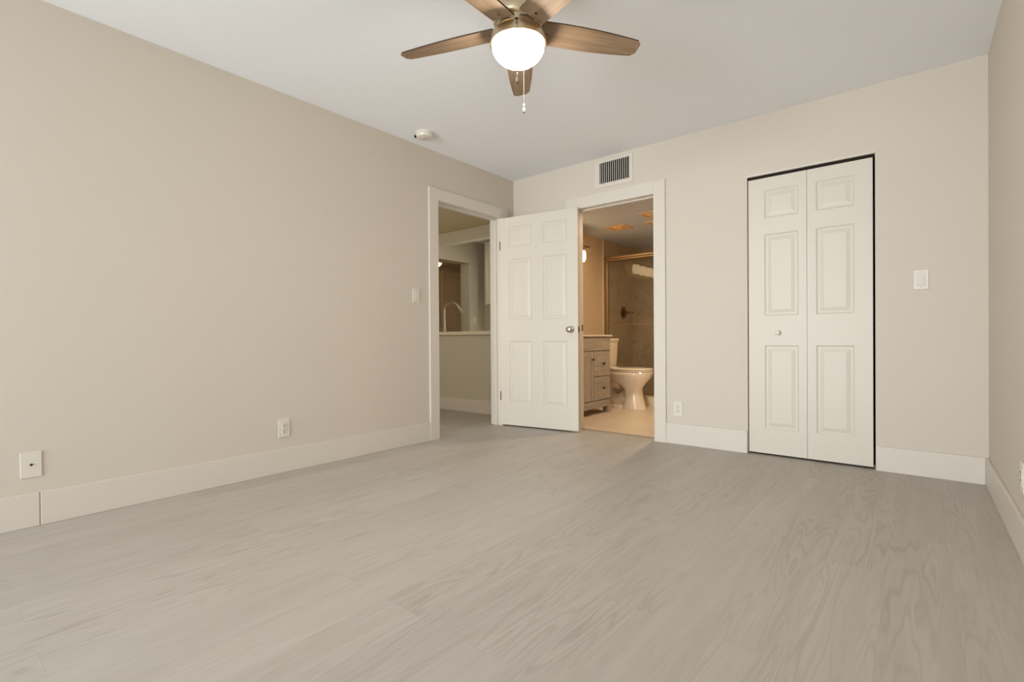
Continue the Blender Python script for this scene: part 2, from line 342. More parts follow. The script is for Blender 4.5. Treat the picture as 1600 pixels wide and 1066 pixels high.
# ------------------------------------------------------------------ six-panel doors
def panel_mesh(mb, w, h, th, cols, rows, mi=0, d=0.007):
    """raised-panel slab: x 0..w, y 0..th (front is y=0), z 0..h"""
    xs = sorted({0, w, *[v for c in cols for v in c]}); zs = sorted({0, h, *[v for r in rows for v in r]})
    isin = lambda a, b, L: any(abs(a-p) < 1e-6 and abs(b-q) < 1e-6 for p, q in L)
    for side in (0, 1):
        Y = lambda dep: dep if side == 0 else th-dep
        for i in range(len(xs)-1):
            for j in range(len(zs)-1):
                a, b, c, e = xs[i], xs[i+1], zs[j], zs[j+1]
                if isin(a, b, cols) and isin(c, e, rows):
                    rings = [(0, 0), (0.010, d), (0.022, d), (0.046, 0.0015)]
                    vs = []
                    for ins, dep in rings: vs += [(a+ins, Y(dep), c+ins), (b-ins, Y(dep), c+ins), (b-ins, Y(dep), e-ins), (a+ins, Y(dep), e-ins)]
                    fs = []
                    for r in range(3):
                        for k in range(4): fs.append((r*4+k, r*4+(k+1) % 4, (r+1)*4+(k+1) % 4, (r+1)*4+k))
                    fs.append((12, 13, 14, 15)); mb.add(vs, fs, mi)
                else: mb.add([(a, Y(0), c), (b, Y(0), c), (b, Y(0), e), (a, Y(0), e)], [(0, 1, 2, 3)], mi)
    mb.add([(0, 0, 0), (w, 0, 0), (w, th, 0), (0, th, 0), (0, 0, h), (w, 0, h), (w, th, h), (0, th, h)], [(0, 1, 2, 3), (4, 5, 6, 7), (0, 3, 7, 4), (1, 2, 6, 5)], mi)
    return mb
def weld(o):
    bm = bmesh.new(); bm.from_mesh(o.data); bmesh.ops.remove_doubles(bm, verts=bm.verts, dist=1e-5)
    bmesh.ops.recalc_face_normals(bm, faces=bm.faces); bm.to_mesh(o.data); bm.free()

rowsD = [(0.215, 0.825), (1.025, 1.615), (1.735, 1.93)]
d1 = panel_mesh(MB(), 0.811, 2.008, 0.035, [(0.095, 0.345), (0.462, 0.705)], [(a-0.012, b-0.012) for a, b in rowsD]).build('door_1', DOORP)
weld(d1)
d1.location = (0.004, -0.215, 0.013); d1.rotation_euler = (0, 0, R(9))
tag(d1, 'white six-panel door standing open against the back wall', 'door', None, 'structure')
for side in (0, 1):
    s = -1 if side == 0 else 1; y0 = 0 if side == 0 else 0.035
    reach = 1.0 if side == 0 else 0.72
    pr = [(0.031, 0), (0.031, 0.003), (0.026, 0.008), (0.012, 0.011), (0.011, 0.03), (0.018, 0.036), (0.0255, 0.045), (0.027, 0.052), (0.024, 0.06), (0.014, 0.0655), (0.001, 0.067)]
    k = MB().lathe([(r, s*h*reach) for r, h in pr], (0.744, y0, 0.915), 36, 'Y').build('door_knob', NICKEL, d1)
k = MB().box(0.8108, 0.8125, 0.006, 0.029, 0.886, 0.944).box(0.8115, 0.820, 0.011, 0.024, 0.906, 0.924, 0.003).build('latch_plate', BRONZE, d1)
for z in (0.235, 1.70):
    MB().lathe([(0.004, 0), (0.004, 0.085)], (-0.003, -0.0015, z), 16).box(-0.0035, 0.0005, 0.002, 0.03, z, z+0.085).build('hinge', BRONZED, d1)

# closet bifold
d2 = empty('door_2', (CX0, 0.014, 0)); tag(d2, 'white bifold closet door with six moulded panels, closed', 'door', None, 'structure')
rowsC = [(0.190, 0.790), (1.0, 1.585), (1.70, 1.90)]; rowsC = [(a-0.014, b-0.014) for a, b in rowsC]
lw = 0.369
a_ = panel_mesh(MB(), lw, 1.975, 0.03, [(0.105, 0.105+0.215)], rowsC).build('door_leaf', DOORP, d2); weld(a_); a_.location = (0.005, 0, 0.014)
b_ = panel_mesh(MB(), lw-0.006, 1.975, 0.03, [(0.052, 0.052+0.215)], rowsC).build('door_leaf', DOORP, d2); weld(b_); b_.location = (0.005+lw+0.002, 0, 0.014)
MB().lathe([(0.009, 0), (0.009, -0.012), (0.016, -0.018), (0.017, -0.024), (0.012, -0.029), (0.001, -0.03)], (0.192, 0, 0.865), 28, 'Y').build('knob', DOORP, a_)
MB().box(0.002, CX1-CX0-0.002, 0.004, 0.03, CH-0.019, CH-0.003).build('top_track', DARK, d2)
MB().box(0.69, 0.745, -0.006, 0.016, 0.001, 0.005).box(0.742, 0.747, -0.006, 0.016, 0.001, 0.03).build('floor_bracket', CHAIN, d2)
struct('trim_4', MB().box(CX0, CX1, -0.003, 0.012, CH-0.003, CH+0.012, 0.001), TRIM, 'thin white metal lip above the closet doors', 'trim')
struct('wall_closet', MB().box(CX0-0.06, CX0, 0.12, 0.75, 0, H).box(CX1, CX1+0.06, 0.12, 0.75, 0, H).box(CX0-0.06, CX1+0.06, 0.75, 0.8, 0, H).box(CX0-0.06, CX1+0.06, 0.12, 0.8, H-0.05, H), CLOSET, 'dark inside walls of the closet', 'wall')

# ------------------------------------------------------------------ wall plates
def plate(name, c, normal, kind, label, cat, group=None, sz=(0.072, 0.118)):
    """c centre on wall; normal 'X','-X','-Y'"""
    rz = {'-Y': 0, 'X': R(90), '-X': R(-90)}[normal]
    e = empty(name, c, (0, 0, rz)); tag(e, label, cat, group)
    w, h = sz[0]/2, sz[1]/2
    mb = MB()
    if kind == 'outlet': mb.box(-w, w, -0.006, 0, -h, h, 0.0025)
    elif kind == 'switch': mb.box(-w, w, -0.006, 0, -h, h, 0.0025)
    else: mb.box(-w, w, -0.005, 0, -h, h, 0.002)
    mb.build('wall_plate', PLAST, e)
    if kind == 'outlet':
        rc = MB().box(-0.017, 0.017, -0.0085, -0.004, -0.034, 0.034, 0.0015).build('receptacle', PLAST, e)
        sl = MB()
        for z in (0.019, -0.013):
            for x in (-0.0065, 0.0065): sl.box(x-0.0014, x+0.0014, -0.0091, -0.008, z-0.004, z+0.005)
            sl.lathe([(0.0032, -0.0091), (0.0032, -0.008)], (0, 0, z-0.0115), 14, 'Y')
        sl.build('slots', DARK, rc)
    elif kind == 'switch':
        MB().box(-0.0185, 0.0185, -0.0068, -0.005, -0.035, 0.035).build('surround', VENTG, e)
        mb = MB(); mb.add([(-0.0165, -0.0075, 0.033), (0.0165, -0.0075, 0.033), (0.0165, -0.012, -0.033), (-0.0165, -0.012, -0.033), (-0.0165, -0.005, 0.033), (0.0165, -0.005, 0.033), (0.0165, -0.005, -0.033), (-0.0165, -0.005, -0.033)],
               [(0, 1, 2, 3), (4, 5, 6, 7), (0, 1, 5, 4), (1, 2, 6, 5), (2, 3, 7, 6), (3, 0, 4, 7)])
        mb.build('rocker', PLAST, e)
    elif kind == 'coax':
        cx = MB().lathe([(0.0055, -0.005), (0.0055, -0.0065), (0.0038, -0.0065), (0.0038, -0.010), (0.001, -0.010)], (0, 0, 0), 18, 'Y').build('coax_jack', BRONZE, e)
    if kind != 'coax':
        for z in ((0.047, -0.047) if kind == 'switch' else (0,)): MB().lathe([(0.003, -0.0072), (0.003, -0.0055)], (0, -0.0022 if kind == 'outlet' else 0, z), 12, 'Y').build('screw', VENTG, e)
    return e
plate('wall_plate_jack', (0, -3.528, 0.285), 'X', 'coax', 'square-cornered white cable jack plate low on the left wall', 'wall plate')
plate('wall_outlet', (0, -2.358, 0.283), 'X', 'outlet', 'white double outlet low in the middle of the left wall', 'outlet')
plate('light_switch', (0, -1.268, 1.203), 'X', 'switch', 'white rocker switch left of the bedroom doorway', 'light switch')
plate('wall_outlet', (1.677, 0, 0.281), '-Y', 'outlet', 'white double outlet between the bathroom doorway and the closet', 'outlet')
plate('light_switch', (3.169, 0, 1.190), '-Y', 'switch', 'white rocker switch on the back wall right of the closet', 'light switch')
plate('wall_outlet', (RW, -1.172, 0.305), '-X', 'outlet', 'white wall plate on the right wall cut off by the frame edge', 'outlet')

# ------------------------------------------------------------------ return air grille over the bathroom doorway
g = empty('air_vent', (0.94, 0, 2.173)); tag(g, 'white air vent with vertical louvers above the bathroom doorway', 'vent')
gw, gh = 0.361, 0.234
ix0, ix1, iz0, iz1 = 0.046, 0.332, 0.034, 0.216
mb = MB()
for (x0, x1, z0, z1) in ((0, gw, 0, iz0), (0, gw, iz1, gh), (0, ix0, iz0, iz1), (ix1, gw, iz0, iz1)): mb.box(x0, x1, -0.007, 0.0, z0, z1)
mb.box(ix0-0.004, ix1+0.004, -0.010, -0.006, iz0-0.004, iz0).box(ix0-0.004, ix1+0.004, -0.010, -0.006, iz1, iz1+0.004)
mb.build('frame', TRIM, g)
MB().box(ix0-0.002, ix1+0.002, -0.0012, -0.0002, iz0-0.002, iz1+0.002).build('duct_shade_sheet', DUCT, g)  # flat black sheet standing for the shade inside the duct
for k in range(15):
    x = ix0+0.010+k*(ix1-ix0-0.014)/14
    mb = MB().box(x-0.0026, x+0.0026, -0.0085, -0.0015, iz0, iz1, 0.0006, seg=1)
    mb.build('louver', VENTG, g)

# ------------------------------------------------------------------ smoke detector
sd = empty('smoke_detector', (0.213, -1.345, H)); tag(sd, 'round white smoke detector on the ceiling near the left wall', 'smoke detector')
MB().lathe([(0.073, 0), (0.073, -0.008), (0.068, -0.012)], (0, 0, 0), 48).build('base', PLAST, sd)
MB().lathe([(0.066, -0.012), (0.066, -0.022), (0.060, -0.034), (0.045, -0.040), (0.001, -0.041)], (0, 0, 0), 48).build('cover', PLAST, sd)
MB().lathe([(0.016, -0.0405), (0.016, -0.043), (0.001, -0.0435)], (0.01, -0.01, 0), 24).build('test_button', VENTG, sd)
MB().box(-0.083, -0.070, -0.035, -0.015, -0.02, -0.004, 0.002).build('pull_tab', DARK, sd)

# ------------------------------------------------------------------ ceiling fan
FC = Vector((1.871, -2.266, 0))
fan = empty('ceiling_fan', (FC.x, FC.y, H)); tag(fan, 'five-blade ceiling fan with oak blades and a lit opal globe', 'ceiling fan')
z0 = -H
MB().lathe([(0.07, 0), (0.07, -0.012), (0.062, -0.05), (0.03, -0.065), (0.024, -0.07), (0.024, -0.10), (0.05, -0.105)], (0, 0, 0), 48).build('canopy', CHAMP, fan)
MB().lathe([(0.05, 2.335+z0), (0.088, 2.325+z0), (0.102, 2.30+z0), (0.106, 2.18+z0), (0.104, 2.158+z0), (0.094, 2.146+z0)], (0, 0, 0), 56).build('motor_housing', CHAMP, fan)
MB().lathe([(0.092, 2.150+z0), (0.092, 2.12+z0)], (0, 0, 0), 40).build('hub', CHAMP, fan)
MB().lathe([(0.05, 2.121+z0), (0.098, 2.120+z0), (0.1045, 2.117+z0), (0.106, 2.113+z0), (0.1035, 2.1125+z0), (0.109, 2.106+z0), (0.115, 2.092+z0), (0.1175, 2.075+z0), (0.1175, 2.064+z0), (0.112, 2.063+z0)], (0, 0, 0), 64).build('light_fitter', CHAMP, fan)
MB().lathe([(0.1085, 2.066+z0)]+[(0.1085*math.cos(a), 2.064+z0-0.083*math.sin(a)) for a in [R(q) for q in range(0, 91, 6)]], (0, 0, 0), 64).build('globe', BULB, fan)
def blade_mesh():
    # along +x from r=0.055 to 0.56; +y is the counter-clockwise edge
    N = 26; th = 0.006; r0, r1 = 0.094, 0.552
    cw = []; ccw = []
    for i in range(N+1):
        t = i/N; x = r0+(r1-r0)*t
        wid_cw = 0.058+0.006*math.sin(t*math.pi)-0.016*t*t
        wid_cc = 0.056+0.007*math.sin(t*math.pi)-0.018*t*t
        # rounded tip corners
        if t > 0.96: q = (t-0.96)/0.04; s = 0.016*(1-math.sqrt(max(0, 1-q*q))); wid_cw -= s; wid_cc -= s
        cw.append((x, -wid_cw)); ccw.append((x, wid_cc))
    outline = cw+ccw[::-1]; n = len(outline)
    vs = [(x, y, -th/2) for x, y in outline]+[(x, y, th/2) for x, y in outline]
    me = MB()
    fs = []
    for i in range(N): fs.append((i, i+1, n-2-i, n-1-i)); fs.append((n+i, n+n-1-i, n+n-2-i, n+i+1))
    me.add(vs, fs, 0)
    me.add(vs, [(i, (i+1) % n, n+(i+1) % n, n+i) for i in range(n)], 1)
    return me
b0 = blade_mesh().build('blade', [BLADE, BLADE_E], fan); weld(b0)
arm0 = MB().box(0.07, 0.15, -0.02, 0.02, 0.003, 0.007, 0.001).build('blade_arm', CHAMP, b0)
s0 = MB()
s0.lathe([(0.004, -0.0055), (0.004, -0.003)], (0.125, 0, 0), 12)
s0 = s0.build('screw', BRONZE, b0)
for k in range(5):
    if k == 0: b = b0
    else:
        b = b0.copy(); COL.objects.link(b); b.parent = fan
        for ch in (arm0, s0):
            c = ch.copy(); COL.objects.link(c); c.parent = b
    b.location = (0, 0, 2.134-H)
    # CW edge (-y) raised: rotation about local x then z
    b.rotation_euler = (R(-12), 0, R(54.9+72*k))
def chain(near, off, ztop, zbot, name):
    d = Vector((0.624, -0.781, 0))*near+Vector((0.773, 0.634, 0))*off
    ch = MB(); x, y = d.x, d.y
    ch.tube([(x, y, ztop-H), (x, y, zbot+0.036-H)], 0.0007, 8)
    n = int((ztop-zbot-0.036)/0.008)
    for i in range(n):
        zc = ztop-0.004-i*0.008-H; ch.lathe([(0.0002, 0.002), (0.0009, 0.0007), (0.0012, 0), (0.0009, -0.0007), (0.0002, -0.002)], (x, y, zc), 8)
    c = ch.build('pull_chain', CHAIN, fan)
    fo = MB().lathe([(0.0015, 0.038), (0.0045, 0.035), (0.0052, 0.030), (0.0025, 0.025), (0.003, 0.020), (0.0055, 0.016), (0.006, 0.008), (0.0055, 0.002), (0.003, 0.0)], (x, y, zbot-H), 20).build('pull_fob', FOB, c)
    MB().lathe([(0.004, 0.0015), (0.004, -0.002)], (x, y, zbot-H), 14).build('fob_tip', BRONZE, c)
chain(0.121, -0.004, 2.098, 1.85, 'a')
MB().lathe([(0.0055, 0.0), (0.0055, -0.004), (0.002, -0.004)], (0.624*0.1225-0.773*0.006, -0.781*0.1225-0.634*0.006, 2.100-H), 14).build('chain_grommet', DARK, fan)
chain(-0.119, 0.024, 2.066, 1.843, 'b')

# ------------------------------------------------------------------ bathroom
BW = -0.05; SG = 1.98; SB = 2.80
struct('ceiling_bathroom', MB().box(-0.17, 2.0, 0.12, 2.95, HB, HB+0.1), BATHC, 'grey-white dropped ceiling of the bathroom', 'ceiling')
struct('wall_bathroom_left', MB().box(-0.17, BW, 0.12, 1.915, 0, HB), BATHW, 'beige bathroom wall tinted for warm lamp light, behind the vanity', 'wall')
struct('wall_bathroom_right', MB().box(1.88, 2.0, 0.12, 2.95, 0, HB), BATHW, 'beige bathroom wall tinted for warm lamp light, opposite the vanity', 'wall')
struct('wall_shower_left', MB().box(-0.17, BW+0.004, 1.93, 2.95, 0, HB), STILE_S, 'brown veined tile wall at the left of the shower', 'wall')
struct('wall_shower_back', MB().box(BW, 1.88, SB, 2.95, 0, HB), STILE_B, 'brown veined tile wall at the back of the shower', 'wall')
struct('trim_5', MB().box(-0.17, BW+0.012, 1.915, 1.93, 0, HB-0.001, 0.002), TRIM, 'slim white vertical tile edge between warm-tinted wall paint and shower tile', 'trim')
struct('trim_6', MB().box(BW+0.004, 1.88, 1.87, 2.04, 0.0, 0.125, 0.006), COUNTER, 'cream shower curb behind the toilet', 'curb')

sh = empty('shower_enclosure', (BW+0.004, SG, 0.125)); tag(sh, 'sliding glass shower door with warm metal frame behind the toilet', 'shower door')
L_ = 1.88-BW-0.004
MB().box(0, L_, -0.03, 0.03, 1.735, 1.755, 0.004).box(0, L_, -0.032, 0.03, 1.757, 1.795, 0.012, seg=4).build('header_rail', SHFR, sh)
MB().box(0, 0.045, -0.025, 0.025, 0.0, 1.735, 0.006, seg=3).build('side_jamb', SHFR, sh)
MB().box(0, L_, -0.025, 0.025, 0.0, 0.018, 0.004).build('bottom_track', SHFR, sh)
gp = MB().box(0.047, 0.98, -0.014, -0.008, 0.02, 1.732).build('glass_panel', GLASS, sh)
gp2 = MB().box(0.92, L_-0.01, 0.008, 0.014, 0.02, 1.732).build('glass_panel', GLASS, sh)
MB().tube([(0.16, -0.013, 0.896), (0.16, -0.055, 0.896)], 0.006, 12).tube([(0.78, -0.013, 0.896), (0.78, -0.055, 0.896)], 0.006, 12).tube([(0.14, -0.055, 0.896), (0.82, -0.055, 0.896)], 0.0075, 14).build('towel_bar', SHFR, gp)

# shower valve on the left shower wall
sv = empty('shower_valve', (BW+0.004, 2.50, 1.20)); tag(sv, 'round bronze shower valve with lever seen through the shower glass', 'shower valve')
MB().lathe([(0.085, 0), (0.085, 0.004), (0.07, 0.010), (0.03, 0.014)], (0, 0, 0), 40, 'X').build('escutcheon', BRONZE, sv)
MB().lathe([(0.026, 0.01), (0.026, 0.05), (0.018, 0.065), (0.001, 0.067)], (0, 0, 0), 28, 'X').tube([(0.045, 0, 0), (0.10, 0.02, 0.004), (0.15, 0.035, 0.002)], [0.010, 0.009, 0.007], 12).build('lever_handle', BRONZE, sv)

# vanity
VY0, VY1, VX = 0.30, 1.205, 0.42
va = empty('bathroom_vanity', (BW, VY0, 0.004)); tag(va, 'driftwood-grey vanity with cream top beside the bathroom door', 'vanity')
D = VX-BW; WV = VY1-VY0; zf = 0.004
MB().box(0, D, 0, WV, 0.155, 0.861).box(D-0.002, D+0.006, 0, 0.01, 0.155, 0.861).box(D-0.002, D+0.006, WV-0.01, WV, 0.155, 0.861).build('cabinet_body', VANW, va)
MB().box(0.002, D+0.018, 0, WV, 0.076, 0.153, 0.002).build('bottom_rail', VANH, va)
for y in (0.0, WV-0.07):
    for x in (0.0, D-0.045): MB().box(x+0.002, x+0.06, y+0.001, y+0.069, 0, 0.08, 0.003).build('leg', VANW, va)
MB().box(0.0, D+0.035, -0.012, WV+0.015, 0.861, 0.881, 0.004, seg=3).build('vanity_top', COUNTER, va)
MB().box(D+0.001, D+0.019, 0.004, WV-0.004, 0.706, 0.856, 0.003).build('front_panel', VANH, va)
dr = MB()
# shaker door with frame and recessed panel
def shaker(y0, y1, z0, z1, fr=0.055):
    m = MB(); m.box(D+0.001, D+0.015, y0+fr*0.9, y1-fr*0.9, z0+fr*0.9, z1-fr*0.9)
    m.box(D+0.001, D+0.019, y0, y0+fr, z0, z1, 0.002).box(D+0.001, D+0.019, y1-fr, y1, z0, z1, 0.002).box(D+0.001, D+0.019, y0+fr, y1-fr, z0, z0+fr, 0.002).box(D+0.001, D+0.019, y0+fr, y1-fr, z1-fr, z1, 0.002)
    return m
vd = shaker(0.006, 0.520, 0.160, 0.698).build('cabinet_door', VANW, va)
def kn(y, z, par): MB().lathe([(0.007, 0), (0.006, 0.012), (0.014, 0.018), (0.0155, 0.024), (0.011, 0.030), (0.001, 0.031)], (D+0.019, y, z), 24, 'X').build('knob', BRONZE, par)
kn(0.488, 0.612, vd)
for z0_, z1_, kz in ((0.424, 0.698, 0.560), (0.160, 0.416, 0.290)):
    q = MB().box(D+0.001, D+0.019, 0.526, WV-0.012, z0_, z1_, 0.003).build('drawer', VANH, va); kn(0.722, kz, q)

# mirror and vanity light
mi_ = empty('wall_mirror', (BW, 0.75, 1.12)); tag(mi_, 'frameless mirror over the vanity mirrored in the shower glass', 'mirror')
MB().box(0.004, 0.010, -0.40, 0.33, 0, 0.60).build('mirror_glass', MIRROR, mi_); MB().box(0.0, 0.004, -0.40, 0.33, 0, 0.60).build('backing', BRONZE, mi_)
vl = empty('vanity_light', (BW, 0.89, 1.90)); tag(vl, 'vanity light bar with glowing opal shades above the vanity', 'wall light')
MB().box(0, 0.022, -0.12, 0.12, -0.035, 0.055, 0.006).box(0.02, 0.175, -0.41, 0.41, 0.033, 0.045, 0.004).tube([(0.02, 0, 0.02), (0.10, 0, 0.02)], 0.009, 14).tube([(0.10, -0.37, 0.02), (0.10, 0.37, 0.02)], 0.009, 14).build('bar', BRONZE, vl)  # wide flat shelf added above the shades to block upward light
for i, y in enumerate((-0.33, -0.11, 0.11, 0.33)):
    MB().lathe([(0.012, 0.03), (0.022, 0.012), (0.024, -0.004)], (0.10, y, 0), 24).build('shade_holder', BRONZE, vl)
    MB().lathe([(0.024, -0.002), (0.042, -0.006), (0.052, -0.025), (0.056, -0.065), (0.053, -0.105), (0.042, -0.132), (0.02, -0.138), (0.001, -0.138)], (0.10, y, 0), 36).build('shade', VBULB, vl)

# toilet
TY = 1.60; zt = 0.004
to = empty('toilet', (0.05, TY, zt)); tag(to, 'cream two-piece toilet with closed lid between vanity and shower', 'toilet')
ox = -0.05
def X(v): return v+ox
mb = MB()
mb.loft([(0, X(.42), X(.68), .115, 0), (.012, X(.415), X(.68), .118, 0), (.05, X(.425), X(.67), .108, 0), (.15, X(.44), X(.645), .098, 0), (.235, X(.435), X(.635), .102, 0), (.27, X(.40), X(.65), .118, 0), (.31, X(.34), X(.685), .148, 0),
         (.35, X(.28), X(.722), .172, 0), (.385, X(.245), X(.750), .184, 0), (.41, X(.235), X(.762), .188, 0), (.432, X(.235), X(.764), .188, 0), (.44, X(.24), X(.758), .183, 0)], 56, 2.15)
mb.loft([(0, X(.12), X(.46), .105, 0), (.03, X(.12), X(.46), .10, 0), (.05, X(.14), X(.46), .075, 0)], 40, 2.8)
mb.tube([(X(.45), 0, .14), (X(.36), 0, .085), (X(.25), 0, .10), (X(.17), 0, .18), (X(.19), 0, .27), (X(.28), 0, .32), (X(.38), 0, .30)], [.085, .085, .082, .078, .08, .085, .09], 28)
mb.loft([(.27, X(.10), X(.24), .06, 0), (.34, X(.07), X(.32), .13, 0), (.40, X(.055), X(.36), .17, 0), (.452, X(.055), X(.36), .175, 0)], 40, 3.5)
mb.build('bowl', PORC, to)
MB().loft([(.446, X(.27), X(.754), .180, 0), (.449, X(.265), X(.760), .184, 0), (.460, X(.265), X(.760), .184, 0), (.463, X(.27), X(.754), .180, 0)], 56, 2.15).build('seat', PORC, to)
MB().loft([(.466, X(.27), X(.758), .182, 0), (.469, X(.262), X(.765), .187, 0), (.480, X(.262), X(.762), .186, 0), (.486, X(.275), X(.750), .174, 0), (.489, X(.33), X(.70), .12, 0)], 56, 2.15).box(X(.245), X(.30), -.09, .09, .455, .492, 0.012, seg=4).build('lid', PORC, to)
MB().loft([(.45, X(.06), X(.22), .17, 0), (.47, X(.055), X(.23), .18, 0), (.60, X(.05), X(.24), .19, 0), (.80, X(.045), X(.25), .20, 0)], 48, 6).build('tank', PORC, to)
MB().loft([(.80, X(.04), X(.256), .204, 0), (.805, X(.035), X(.263), .21, 0), (.828, X(.035), X(.263), .21, 0), (.838, X(.045), X(.253), .20, 0)], 48, 6).build('tank_lid', PORC, to)
MB().lathe([(0.012, 0), (0.012, 0.012)], (X(.243), -0.15, 0.74), 16, 'X').box(X(.256), X(.264), -0.16, -0.09, 0.734, 0.746, 0.003).build('flush_lever', NICKEL, to)
MB().lathe([(0.014, 0.0), (0.013, 0.012), (0.001, 0.02)], (X(.33), -0.115, 0.028), 16).build('bolt_cap', PORC, to)

rl = empty('added_recessed_light', (1.35, 0.95, HB)); tag(rl, 'round recessed light added as fill in the bathroom ceiling right of the doorway, out of view', 'ceiling light')  # invented fixture, added to light the bathroom floor, toilet and shower
MB().lathe([(0.085, 0), (0.085, -0.006), (0.065, -0.010), (0.06, -0.002)], (0, 0, 0), 36).build('trim_ring', PLAST, rl)
MB().lathe([(0.060, -0.002), (0.060, -0.004), (0.001, -0.004)], (0, 0, 0), 36).build('lens', RBULB, rl)
# square ceiling vents in the bathroom
def cvent(cx, cy, s, rot, label):
    e = empty('ceiling_vent', (cx, cy, HB), (0, 0, rot)); tag(e, label, 'vent')
    mb = MB()
    def ring(a, b, z1, z2):
        vs = [(-a, -a, z1), (a, -a, z1), (a, a, z1), (-a, a, z1), (-b, -b, z2), (b, -b, z2), (b, b, z2), (-b, b, z2)]
        mb.add(vs, [(0, 1, 5, 4), (1, 2, 6, 5), (2, 3, 7, 6), (3, 0, 4, 7)])
    ring(s, s-0.004, 0, -0.010); ring(s-0.004, s*0.72, -0.010, -0.012); ring(s*0.72, s*0.66, -0.012, -0.002)
    mb.build('frame', VENT_WARMLIT, e)
    for k, q in enumerate((0.62, 0.40)):
        m2 = MB(); a = s*q
        m2.add([(-a, -a, -0.002), (a, -a, -0.002), (a, a, -0.002), (-a, a, -0.002), (-a*0.6, -a*0.6, -0.022), (a*0.6, -a*0.6, -0.022), (a*0.6, a*0.6, -0.022), (-a*0.6, a*0.6, -0.022)],
               [(0, 1, 5, 4), (1, 2, 6, 5), (2, 3, 7, 6), (3, 0, 4, 7), (4, 5, 6, 7), (0, 1, 2, 3)])
        m2.build('louver_cone', VENT_WARMLIT, e) if k == 0 else None
cvent(0.445, 1.42, 0.125, R(0), 'square ceiling vent tinted amber for warm lamp light in the bathroom, fully in view')
cvent(1.02, 1.08, 0.125, R(0), 'square ceiling vent tinted amber for warm lamp light at the right edge of the bathroom doorway, upper one')
cvent(0.90, 1.47, 0.11, R(0), 'square ceiling vent tinted amber for warm lamp light at the right edge of the bathroom doorway, lower one')

# ------------------------------------------------------------------ hall and kitchen beyond the left doorway
PY = 0.227; KX = -2.45; KY = 2.23
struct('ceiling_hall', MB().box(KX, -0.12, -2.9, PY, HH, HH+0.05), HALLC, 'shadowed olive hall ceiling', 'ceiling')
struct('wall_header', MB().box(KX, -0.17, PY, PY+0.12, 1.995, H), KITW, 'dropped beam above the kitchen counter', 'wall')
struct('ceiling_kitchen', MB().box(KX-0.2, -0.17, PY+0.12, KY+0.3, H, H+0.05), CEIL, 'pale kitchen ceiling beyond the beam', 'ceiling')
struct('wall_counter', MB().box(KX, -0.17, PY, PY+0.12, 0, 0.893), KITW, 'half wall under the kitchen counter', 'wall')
bb('baseboard_hall', MB().box(KX, -0.17, PY-BBT, PY, 0, 0.15, 0.003), 'cream baseboard at the foot of the kitchen half wall')
OY = 1.87
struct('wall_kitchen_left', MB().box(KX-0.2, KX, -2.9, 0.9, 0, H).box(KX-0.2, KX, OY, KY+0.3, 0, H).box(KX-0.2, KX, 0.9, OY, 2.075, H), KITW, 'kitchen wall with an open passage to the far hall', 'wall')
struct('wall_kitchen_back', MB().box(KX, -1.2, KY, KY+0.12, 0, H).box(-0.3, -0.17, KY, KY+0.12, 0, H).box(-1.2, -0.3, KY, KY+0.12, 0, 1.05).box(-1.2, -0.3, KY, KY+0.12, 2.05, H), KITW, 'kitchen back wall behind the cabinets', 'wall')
w = empty('added_window_2', (-0.75, KY+0.06, 1.05)); tag(w, 'kitchen window added for fill light, hidden beside the wall cabinet', 'window', None, 'structure')  # unseen window added to throw cool light into the kitchen
MB().box(-0.45, -0.41, -0.02, 0.02, 0, 1).box(0.41, 0.45, -0.02, 0.02, 0, 1).box(-0.45, 0.45, -0.02, 0.02, 0, 0.04).box(-0.45, 0.45, -0.02, 0.02, 0.96, 1).build('window_frame', TRIM, w)
struct('wall_living', MB().box(KX, -2.1, -2.8, -2.7, 0, HH).box(-0.5, -0.12, -2.8, -2.7, 0, HH).box(-2.1, -0.5, -2.8, -2.7, 0, 0.75).box(-2.1, -0.5, -2.8, -2.7, 1.95, HH), KITW, 'living area wall around its added window, out of view', 'wall')
w = empty('added_window_3', (-1.3, -2.75, 0.75)); tag(w, 'living area window added for fill light, out of view', 'window', None, 'structure')  # unseen window added to light the half wall
MB().box(-0.8, -0.76, -0.02, 0.02, 0, 1.2).box(0.76, 0.8, -0.02, 0.02, 0, 1.2).box(-0.8, 0.8, -0.02, 0.02, 0, 0.04).box(-0.8, 0.8, -0.02, 0.02, 1.16, 1.2).build('window_frame', TRIM, w)

ct = MB().box(KX+0.002, -0.172, PY-0.045, 0.98, 0.895, 0.936, 0.004, seg=3).build('kitchen_countertop', COUNTER, None, (-1.2, 0.5, 0.895))
tag(ct, 'cream stone counter on the half wall seen through the left doorway', 'countertop')
bc = empty('base_cabinet', (-1.3, PY+0.12, 0)); tag(bc, 'white base cabinet behind the kitchen half wall', 'cabinet')
MB().box(-1.1, 1.1, 0.002, 0.57, 0.1, 0.893).box(-1.1, 1.1, 0.002, 0.50, 0, 0.1).build('body', CABW, bc)
for i in range(4): MB().box(-1.09+i*0.55, -0.55+i*0.55, 0.571, 0.59, 0.12, 0.885, 0.003).build('door', CABW, bc)

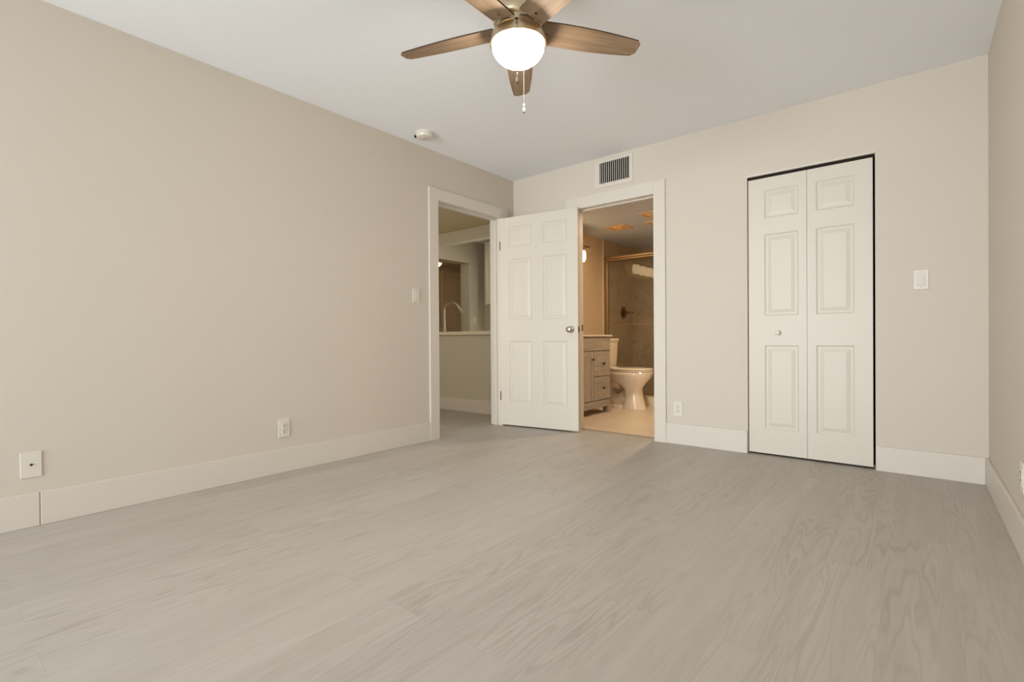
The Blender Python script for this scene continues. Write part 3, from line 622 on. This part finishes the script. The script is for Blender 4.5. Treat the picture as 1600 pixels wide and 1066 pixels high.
fx, fy = -1.625, 0.55
FNI = metal('dim_brushed_steel', (150, 138, 118), 0.3)
fa = empty('kitchen_faucet', (fx, fy, 0.936)); tag(fa, 'tall gooseneck faucet standing on the cream kitchen counter', 'faucet')
dv = Vector((0.80, 0.60, 0))
MB().lathe([(0.027, 0), (0.027, 0.006), (0.02, 0.012), (0.0165, 0.06), (0.0145, 0.13), (0.012, 0.16)], (0, 0, 0), 28).build('base', FNI, fa)
arc = [(0, 0, 0.15), (0, 0, 0.27)]+[tuple(dv*(0.095-0.095*math.cos(a))+Vector((0, 0, 0.29+0.10*math.sin(a)))) for a in [R(q) for q in range(0, 151, 10)]]
MB().tube(arc, 0.0115, 18).build('spout', FNI, fa)
e_ = Vector(arc[-1]); t_ = (Vector(arc[-1])-Vector(arc[-2])).normalized()
MB().tube([e_-t_*0.005, e_+t_*0.03, e_+t_*0.10, e_+t_*0.115], [0.0125, 0.0165, 0.020, 0.017], 20).build('spray_head', FNI, fa)
MB().tube([(-0.012, -0.01, 0.045), (-0.04, -0.03, 0.05)], 0.010, 14).tube([(-0.04, -0.03, 0.05), (-0.055, -0.04, 0.10)], [0.006, 0.004], 10).build('lever', FNI, fa)

wc = empty('wall_cabinet', (-2.14, 1.90, 1.385)); tag(wc, 'white upper kitchen cabinet seen high through the left doorway', 'cabinet')
MB().box(0, 0.84, 0.02, 0.329, 0, 1.0).build('body', CABW, wc)
for i in range(2):
    mb = MB(); x0, x1 = 0.003+i*0.42, 0.417+i*0.42
    mb.box(x0, x1, 0.006, 0.018, 0.004, 0.996).box(x0, x0+0.055, 0.0, 0.018, 0.004, 0.996, 0.002).box(x1-0.055, x1, 0.0, 0.018, 0.004, 0.996, 0.002).box(x0+0.055, x1-0.055, 0.0, 0.018, 0.004, 0.06, 0.002).box(x0+0.055, x1-0.055, 0, 0.018, 0.94, 0.996, 0.002)
    mb.build('door', CABW, wc)
plate('wall_outlet', (KX, 1.985, 1.14), 'X', 'outlet', 'small cream outlet on the kitchen wall beside the passage', 'outlet')

kl = empty('added_recessed_light', (-1.1, 1.35, H)); tag(kl, 'round recessed light added as fill in the kitchen ceiling above the counter, hidden by the beam', 'ceiling light')  # invented fixture, added to brighten the kitchen
MB().lathe([(0.085, 0), (0.085, -0.006), (0.065, -0.010), (0.06, -0.002)], (0, 0, 0), 36).build('trim_ring', PLAST, kl)
MB().lathe([(0.060, -0.002), (0.060, -0.004), (0.001, -0.004)], (0, 0, 0), 36).build('lens', KBULB, kl)
# far hall
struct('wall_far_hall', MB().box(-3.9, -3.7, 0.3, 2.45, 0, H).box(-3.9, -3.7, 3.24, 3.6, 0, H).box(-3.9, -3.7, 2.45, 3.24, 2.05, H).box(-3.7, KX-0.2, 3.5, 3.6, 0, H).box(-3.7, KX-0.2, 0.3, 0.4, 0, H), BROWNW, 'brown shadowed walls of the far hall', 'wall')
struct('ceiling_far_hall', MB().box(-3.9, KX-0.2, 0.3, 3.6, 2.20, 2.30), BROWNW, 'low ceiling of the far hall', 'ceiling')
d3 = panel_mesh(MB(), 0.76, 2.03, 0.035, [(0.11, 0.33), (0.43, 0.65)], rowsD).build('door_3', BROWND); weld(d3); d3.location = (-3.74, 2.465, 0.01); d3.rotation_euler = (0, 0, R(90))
tag(d3, 'door at the end of the far hall, coloured brown for warm light', 'door', None, 'structure')
struct('trim_7', MB().box(-3.7, -3.685, 2.37, 2.455, 0, 2.13, 0.002).box(-3.7, -3.685, 3.235, 3.32, 0, 2.13, 0.002).box(-3.7, -3.685, 2.455, 3.235, 2.045, 2.13, 0.002), BROWND, 'casing of the far hall door', 'door frame')
hl = empty('dome_light', (-3.20, 1.80, 2.20)); tag(hl, 'small lit dome light on the far hall ceiling', 'ceiling light')
MB().lathe([(0.10, 0), (0.12, -0.02), (0.12, -0.05), (0.115, -0.055)], (0, 0, 0), 36).build('base', BRONZE, hl)
MB().lathe([(0.115, -0.055), (0.105, -0.08), (0.08, -0.105), (0.04, -0.12), (0.001, -0.124)], (0, 0, 0), 36).build('shade', HBULB, hl)
